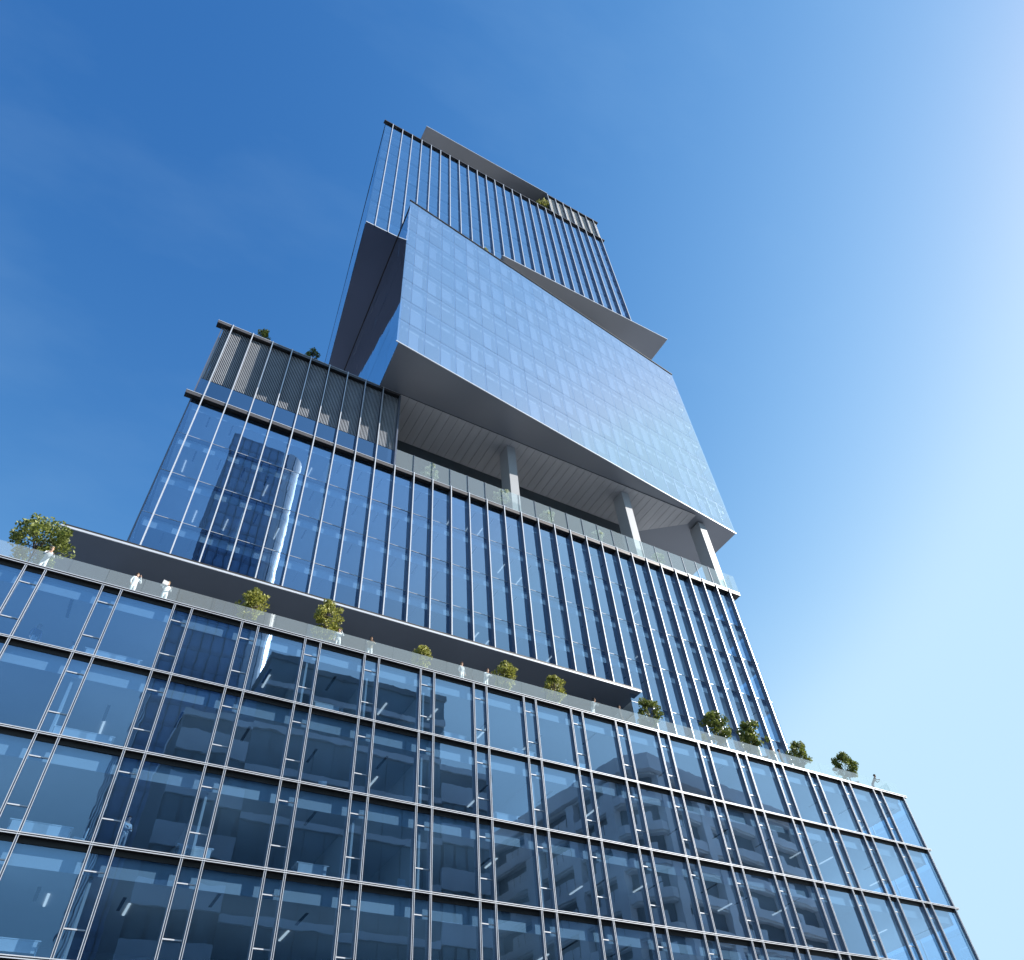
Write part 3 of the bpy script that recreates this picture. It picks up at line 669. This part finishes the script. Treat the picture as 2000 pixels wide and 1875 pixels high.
# =================================================================== PEOPLE
def person(name, loc, yaw, pose, shirt, trousers, skin, hair, label, group, long_hair=False, scale=1.0, carry=None):
    """one continuous body grown over a joint skeleton; faces -y before turning"""
    J, RD, Ed = [], [], []
    def j(p, r): J.append(Vector(p)); RD.append(r if isinstance(r, tuple) else (r, r)); return len(J)-1
    def e(a, b, c): Ed.append((a, b, c))
    ln = 0.0
    if pose == 'lean': ln = 0.20
    if pose == 'bend': ln = 0.34
    dz = -0.05 if pose in ('lean', 'bend') else 0
    pel = j((0, 0.0, 0.95), (0.15, 0.11))
    sp = j((0, -ln*0.4, 1.15+dz*0.3), (0.135, 0.10)); ch = j((0, -ln, 1.36+dz), (0.165, 0.115))
    nk = j((0, -ln*1.18, 1.49+dz), 0.055); jaw = j((0, -ln*1.3-0.02, 1.57+dz), (0.066, 0.075)); sk = j((0, -ln*1.3-0.005, 1.66+dz), (0.078, 0.092))
    top = j((0, -ln*1.3+0.005, 1.72+dz), (0.055, 0.065))
    e(pel, sp, 'shirt'); e(sp, ch, 'shirt'); e(ch, nk, 'skin'); e(nk, jaw, 'skin'); e(jaw, sk, 'skin'); e(sk, top, 'hair')
    nose = j((0, -ln*1.3-0.105, 1.62+dz), 0.014); e(sk, nose, 'skin')
    for s in (-1, 1):
        ear = j((s*0.082, -ln*1.3+0.005, 1.62+dz), 0.014); e(sk, ear, 'skin')
        step = 0.07*s if pose in ('stand', 'read') else 0.03*s
        hip = j((s*0.095, 0.01, 0.90), 0.095); kn = j((s*0.11, -0.02+step*0.5, 0.50), 0.062); an = j((s*0.115, 0.02+step, 0.09), 0.042); toe = j((s*0.125, -0.14+step, 0.035), 0.035)
        e(pel, hip, 'trousers'); e(hip, kn, 'trousers'); e(kn, an, 'trousers'); e(an, toe, 'shoe')
        sh = j((s*0.185, -ln, 1.40+dz), 0.062); e(ch, sh, 'shirt')
        if pose == 'lean': el = (s*0.27, -ln-0.14, 1.17); wr = (s*0.10, -ln-0.32, 1.17)
        elif pose == 'bend': el = (s*0.25, -ln-0.10, 1.12); wr = (s*0.17, -ln-0.24, 1.14)
        elif pose == 'read': el = (s*0.24, -0.08, 1.12); wr = (s*0.13, -0.34, 1.16)
        elif pose == 'cross': el = (s*0.25, -0.06, 1.13); wr = (-s*0.06, -0.19, 1.17+0.03*s)
        elif pose == 'phone' and s == 1: el = (0.30, -0.10, 1.18); wr = (0.13, -0.16, 1.50)
        else: el = (s*0.25, 0.03, 1.12); wr = (s*0.24, -0.07, 0.88)
        el = j(el, 0.043); wr = j(wr, 0.029)
        e(sh, el, 'shirt'); e(el, wr, 'shirt')
        d = (J[wr]-J[el]).normalized(); side = d.cross(Vector((0, 0, 1)))
        side = side.normalized() if side.length > 0.05 else Vector((1, 0, 0))
        pm = j(J[wr]+d*0.075, (0.036, 0.018)); e(wr, pm, 'skin')
        for q, (off, L) in enumerate(((-0.03, 0.07), (-0.011, 0.082), (0.010, 0.076), (0.029, 0.058))):
            k1 = j(J[pm]+side*off+d*0.035, 0.0095); k2 = j(J[pm]+side*off+d*L*0.9+Vector((0, 0, -0.018)), 0.008)
            e(pm, k1, 'skin'); e(k1, k2, 'skin')
        th = j(J[wr]+d*0.055+side*(-0.05)*s, 0.010); e(wr, th, 'skin')
    me = bpy.data.meshes.new('skeleton'); me.from_pydata([tuple(v) for v in J], [(a, b) for a, b, c in Ed], [])
    tmp = bpy.data.objects.new('skeleton', me); COL.objects.link(tmp)
    tmp.modifiers.new('skin', 'SKIN'); 
    if not me.skin_vertices: me.skin_vertices.new()
    sv = me.skin_vertices[0].data
    for i, r in enumerate(RD): sv[i].radius = r; sv[i].use_root = (i == 0)
    sm = tmp.modifiers.new('smooth', 'SUBSURF'); sm.levels = 1; sm.render_levels = 1
    dg = bpy.context.evaluated_depsgraph_get(); dg.update()
    body = bpy.data.meshes.new_from_object(tmp.evaluated_get(dg)); body.name = 'body'
    bpy.data.objects.remove(tmp)
    body.materials.clear()
    cls = ['skin', 'shirt', 'trousers', 'hair', 'shoe']
    for m in (skin, shirt, trousers, hair, 'cloth_black'): body.materials.append(MATS[m])
    seg = [(J[a], J[b], cls.index(c)) for a, b, c in Ed]
    for p in body.polygons:
        c = p.center; best, bi = 9, 0
        for a, b, ci in seg:
            ab = b-a; t = max(0, min(1, (c-a).dot(ab)/max(1e-9, ab.dot(ab)))); dd = (c-(a+ab*t)).length
            if dd < best: best, bi = dd, ci
        p.material_index = bi; p.use_smooth = True
    root = tag(link(name, body, None, loc, yaw), label, 'person', group); root.scale = (scale,)*3
    # hair cap
    V, Fc = [], []; hc = J[sk]+Vector((0, 0.012, 0.012)); nu, nv = 12, 6
    lim = 2.0 if not long_hair else 2.2
    for b in range(nv+1):
        ph = lim*b/nv
        for a in range(nu):
            t = 2*math.pi*a/nu; back = math.sin(t)
            drop = 1.0 if back > -0.35 else 0.62
            V.append((hc.x+0.098*math.sin(ph*drop)*math.cos(t), hc.y+0.112*math.sin(ph*drop)*math.sin(t), hc.z+0.112*math.cos(ph*drop)))
    if long_hair:
        for a in range(nu):
            t = 2*math.pi*a/nu; v = V[nv*nu+a]
            if math.sin(t) > -0.2: V[nv*nu+a] = (v[0]*1.05, v[1]+0.02, v[2]-0.20)
    for b in range(nv):
        for a in range(nu): Fc.append((b*nu+a, b*nu+(a+1) % nu, (b+1)*nu+(a+1) % nu, (b+1)*nu+a))
    link('hair', mesh_of('hair', V, Fc, [hair], smooth=True), root)
    return root

def pos(px, py, y): p = at_y(px, py, y); return p.x
GP = 'people on the podium terrace'
PY = 0.62
PPL = [(97, 1075, 'bend', 'cloth_white', 'cloth_white', 'skin_light', 'hair_blond', True, 0.5, 'blond person in white bending over the glass rail beside the broad dark shrub'),
       (267, 1128, 'phone', 'cloth_white', 'cloth_white', 'skin_light', 'hair_brown', True, 0.9, 'brown-haired person in white turned sideways behind the rail, hand raised to the head'),
       (331, 1135, 'read', 'cloth_white', 'cloth_white', 'skin_light', 'hair_blond', False, 0.5, 'blond person in white at the rail reading an open laptop held in both hands'),
       (663, 1235, 'phone', 'cloth_white', 'cloth_white', 'skin_light', 'hair_brown', False, -0.4, 'person dressed in white standing close against the tall yellow-green shrub'),
       (725, 1250, 'lean', 'cloth_khaki', 'cloth_white', 'skin_tan', 'hair_dark', True, -0.3, 'dark-haired person in a khaki top and white trousers leaning on the glass rail'),
       (903, 1297, 'stand', 'cloth_grey', 'cloth_white', 'skin_tan', 'hair_brown', False, 0.4, 'person in a grey top standing upright at the rail under the canopy'),
       (949, 1307, 'lean', 'cloth_white', 'cloth_white', 'skin_light', 'hair_brown', True, 0.2, 'brown-haired person in white leaning on the rail beside an olive shrub'),
       (1156, 1366, 'lean', 'cloth_grey', 'cloth_white', 'skin_tan', 'hair_dark', True, 0.5, 'dark-haired person in grey leaning on the rail near the canopy corner'),
       (1210, 1377, 'stand', 'cloth_black', 'cloth_black', 'skin_tan', 'hair_dark', False, 1.2, 'person all in black standing below the canopy\'s pointed corner'),
       (1508, 1461, 'stand', 'cloth_khaki', 'cloth_grey', 'skin_tan', 'hair_brown', False, -0.8, 'person in a khaki top, one of two talking at the finned wall\'s end'),
       (1522, 1464, 'stand', 'cloth_black', 'cloth_black', 'skin_tan', 'hair_dark', False, 0.9, 'person in black, one of two talking at the finned wall\'s end'),
       (1697, 1511, 'bend', 'cloth_black', 'cloth_navy', 'skin_tan', 'hair_dark', False, 1.1, 'dark-clothed person bending over the rail last on the terrace')]
for px, py, pose, sh_, tr_, sk_, hr_, lh, yaw, lab in PPL:
    yy = 0.75 if pose in ('lean', 'bend') else PY
    person('person', (pos(px, py, yy-0.1), yy, TF), yaw*0.6, pose, sh_, tr_, sk_, hr_, lab, GP, lh)
# laptop held by the reader
lx = pos(331, 1135, PY-0.1)
lap = tag(empty('laptop', (lx-0.20, PY-0.33, TF+1.17), 0.3), 'open silver laptop held by the blond person at the rail', 'laptop')
link('keyboard', boxes('keyboard', [(-0.16, 0.16, -0.11, 0.11, 0, 0.016)], ['chair_shell']), lap)
sc_o = link('screen', boxes('screen', [(-0.16, 0.16, -0.006, 0.006, 0, 0.22)], ['chair_shell']), lap, (0, -0.11, 0.012), 0, 0.35)

GI = 'people inside the podium offices'
def row_floor(r): return Z0-H*(r+1)+0.04
person('person', (pos(78, 1222, 1.1), 1.15, row_floor(0)), 0.4, 'stand', 'cloth_navy', 'cloth_white', 'skin_light', 'hair_blond', 'blond person in navy top and white trousers standing behind top-floor podium glass', GI, True)
person('person', (pos(252, 1600, 1.0), 1.05, row_floor(2)), 0.5, 'cross', 'cloth_white', 'cloth_grey', 'skin_light', 'hair_brown', 'person in white with folded arms behind third-row podium glass', GI)
person('person', (pos(150, 1238, 1.6), 2.0, row_floor(0)), -0.6, 'stand', 'cloth_black', 'cloth_grey', 'skin_tan', 'hair_dark', 'dark-dressed person deeper inside the top-floor podium office', GI)

# =================================================================== OFFICE FURNITURE BEHIND THE GLASS
desk_parts = [('table_top', boxes('table_top', [(-0.8, 0.8, -0.4, 0.4, 0.71, 0.75)], ['desk_white'])),
              ('leg_frame', boxes('leg_frame', [(-0.77, -0.73, -0.36, 0.36, 0, 0.04), (-0.77, -0.73, -0.02, 0.02, 0.04, 0.71)], ['chrome'])),
              ('leg_frame', boxes('leg_frame', [(0.73, 0.77, -0.36, 0.36, 0, 0.04), (0.73, 0.77, -0.02, 0.02, 0.04, 0.71)], ['chrome'])),
              ('modesty_panel', boxes('modesty_panel', [(-0.7, 0.7, -0.39, -0.37, 0.30, 0.70)], ['desk_white']))]
chair_parts = [('seat', boxes('seat', [(-0.23, 0.23, -0.23, 0.23, 0.44, 0.49)], ['chair_shell'])),
               ('backrest', boxes('backrest', [(-0.22, 0.22, 0.21, 0.25, 0.52, 0.95)], ['chair_shell'])),
               ('back_stem', boxes('back_stem', [(-0.03, 0.03, 0.22, 0.255, 0.42, 0.53)], ['chrome'])),
               ('pedestal', boxes('pedestal', [(-0.03, 0.03, -0.03, 0.03, 0.06, 0.44), (-0.28, 0.28, -0.03, 0.03, 0.03, 0.07), (-0.03, 0.03, -0.28, 0.28, 0.032, 0.068)], ['chrome']))]
def furn(name, parts, x, y, z, rz, label, cat, group):
    e = tag(empty(name, (x, y, z), rz), label, cat, group)
    for n_, me in parts: link(n_, me, e)
ROWN = ['top-row', 'second-row', 'third-row', 'fourth-row']
DK = [(198, 1276, 0), (246, 1284, 0), (140, 1425, 1), (188, 1438, 1), (58, 1614, 2), (100, 1622, 2), (28, 1855, 3), (636, 1380, 0), (884, 1438, 0), (380, 1655, 2), (606, 1697, 2), (1018, 1470, 0), (985, 1592, 1), (1115, 1465, 0)]
for px, py, r in DK:
    furn('desk', desk_parts, pos(px, py, 1.0), 1.05, row_floor(r), 0, 'white office desk close behind %s podium glass' % ROWN[r], 'desk', 'desks in the podium offices')
CH = [(118, 1285, 0), (155, 1630, 2), (676, 1387, 0), (633, 1520, 1), (1020, 1592, 1), (790, 1730, 2)]
for px, py, r in CH:
    furn('office_chair', chair_parts, pos(px, py, 1.0), 1.15, row_floor(r), rs.uniform(-2, 2), 'pale office chair behind %s podium glass' % ROWN[r], 'chair', 'chairs in the podium offices')

# =================================================================== ACROSS THE STREET (seen in the podium's glass)
mat('far_glass', (0.20, 0.32, 0.52), 0.06, 0.0, 0.2, 0.3, spec=1.0)
mat('far_spandrel', (0.15, 0.23, 0.38), 0.3)
mat('far_teal', (0.13, 0.19, 0.22), 0.08, 0.0, 0.25, 0.3, spec=0.9)
mat('pale_cladding', (0.70, 0.72, 0.75), 0.3, 0.3, 0.05, 0.3)
# dark glass tower with a pale rounded corner
tx0, tx1, ty0, ty1, th = 11.5, 30.4, -118.0, -90.0, 162.0
gt = tag(empty('glass_tower', (22, -104, 0)), 'tall dark blue glass tower with a pale rounded corner, mirrored in the facade', 'tower')
def rel(o, base=(22, -104, 0)): o.location = Vector(o.location)-Vector(base); return o
rel(link('core', boxes('core', [(tx0+0.6, tx1-4.6, ty0+0.6, ty1-0.6, 0, th)], ['tower_frame']), gt))
for i in range(40):
    z = 2+4.0*i
    rel(link('glazing_band', cbox('glazing_band', tx1-4.6-tx0, ty1-ty0, 3.25, ['far_glass']), gt, (tx0, ty0, z)))
    rel(link('spandrel', cbox('spandrel', tx1-4.6-tx0+0.16, ty1-ty0+0.16, 0.75, ['far_spandrel']), gt, (tx0-0.08, ty0-0.08, z+3.25)))
for i in range(9):
    rel(link('mullion', cbox('mullion', 0.14, 0.25, th-1, ['tower_frame']), gt, (tx0+i*2.0, ty1, 1)))
arc = [(tx1-4.6, ty0)]+[(tx1-4.6+4.6*math.sin(t), ty1-4.6+4.6*math.cos(t)) for t in [math.pi/2*(1-i/10) for i in range(11)]]
arc = [(tx1-4.58, ty0+2), (tx1, ty0+2)]+arc[1:]+[(tx1-4.58, ty1)]
for i in range(20):
    rel(link('corner_panel', prism('corner_panel', arc, 1+8.1*i, 1+8.1*i+8.0, ['pale_cladding']), gt))
# grey office block with light floor bands
gb = tag(empty('office_block', (38, -70, 0)), 'grey office block with teal glass between light floor bands and two lower wings', 'office block')
RB = (38, -70, 0)
for nm, x0, x1, ht, gm in (('centre_body', 24.7, 53.1, 70.0, 'far_teal'), ('wing_body', 15.6, 24.65, 59.0, 'concrete_dark'), ('wing_body', 53.15, 61.4, 58.5, 'concrete_dark')):
    rel(link(nm, boxes(nm, [(x0, x1, -82, -60.35, 0, ht-0.4)], [gm]), gb), RB)
    rel(link('roof_slab', boxes('roof_slab', [(x0-0.2, x1+0.2, -82.2, -60.0, ht-0.4, ht+0.5)], ['concrete_pale' if gm != 'far_teal' else 'concrete_dark']), gb), RB)
    pitch = 6.1; i = 0
    while ht-5-pitch*i > 6:
        z = ht-5-pitch*i
        if gm == 'far_teal':
            rel(link('floor_band', boxes('floor_band', [(x0, x1, -60.4, -59.9, z, z+0.85)], ['concrete_pale']), gb), RB)
            for q in range(10):
                a = x0+0.1+q*(x1-x0)/10
                rel(link('window', cbox('window', (x1-x0)/10-0.18, 0.1, pitch-0.9, ['far_teal']), gb, (a, -60.34, z-pitch+0.87)), RB)
        else:
            rel(link('floor_band', boxes('floor_band', [(x0, x1, -60.4, -59.9, z-0.2, z+2.5)], ['concrete_pale']), gb), RB)
            for q in range(4):
                a = x0+0.35+q*(x1-x0-0.5)/4
                rel(link('window', cbox('window', (x1-x0)/4-0.5, 0.1, pitch-2.8, ['far_teal']), gb, (a, -60.34, z-pitch+2.55)), RB)
        i += 1
# apartment block with cut-corner balconies
ab = tag(empty('apartment_block', (73.2, -40.0, 0), R(-9)), 'concrete apartment block with cut-corner balcony bands and tall piers, mirrored in the facade', 'apartment block')
FHT, NF = 4.1, 13
def apoly(i, c): return [(i, -35+i), (38-i, -35+i), (38-i, -i), (c, -i), (i, -c)]
link('core', prism('core', apoly(1.1, 4.1), 0, FHT*NF, ['concrete_dark']), ab)
glass_b = mat('far_sky_reflection', (0.80, 0.83, 0.86), 0.25, 0.0, 0.1, 0.3, spec=1.0)  # pale base colour stands in for bright sky mirrored in the apartment windows
win_me = boxes('window', [(0, 4.6, 0, 0.06, 0, 1.75, 0), (1.5, 1.56, 0.05, 0.1, 0, 1.75, 1), (3.05, 3.11, 0.05, 0.1, 0, 1.75, 1)], ['far_sky_reflection', 'tower_frame'])
for f in range(NF):
    z = FHT*f
    link('balcony_slab', prism('balcony_slab', apoly(0.25, 3.4), z+3.75, z+4.1, ['concrete_warm']), ab)
    if f: link('balcony_parapet', prism('balcony_parapet', apoly(0.0, 3.2), z-0.05, z+1.15, ['concrete_pale']), ab)
    if f:
        for x in (6.2, 16.5, 28.4): link('window', win_me, ab, (x, -1.1, z+1.25))
        for y in (-30, -20.5, -11.0): link('window', win_me, ab, (1.1, y, z+1.25), R(90))
        link('corner_window', boxes('corner_window', [(0, 2.2, 0, 0.06, 0, 1.75, 0)], ['far_sky_reflection']) if f == 1 else bpy.data.meshes['corner_window'], ab, (2.0, -3.2, z+1.25), R(45))
for x in (4.4, 13.6, 25.2, 36.4): link('pier', cbox('pier', 1.5, 2.1, FHT*NF-0.4, ['concrete_pale']), ab, (x, -1.95, 0.05))
for y in (-33.5, -24, -14.5, -6): link('pier', cbox('pier', 2.1, 1.5, FHT*NF-0.4, ['concrete_pale']), ab, (-0.15, y, 0.05))
link('roof_slab', prism('roof_slab', apoly(-0.6, 2.6), FHT*NF+0.05, FHT*NF+2.3, ['concrete_pale']), ab)
link('roof_step', prism('roof_step', apoly(1.2, 4.2), FHT*NF+2.35, FHT*NF+3.2, ['concrete_warm']), ab)

print('objects', len(bpy.data.objects))
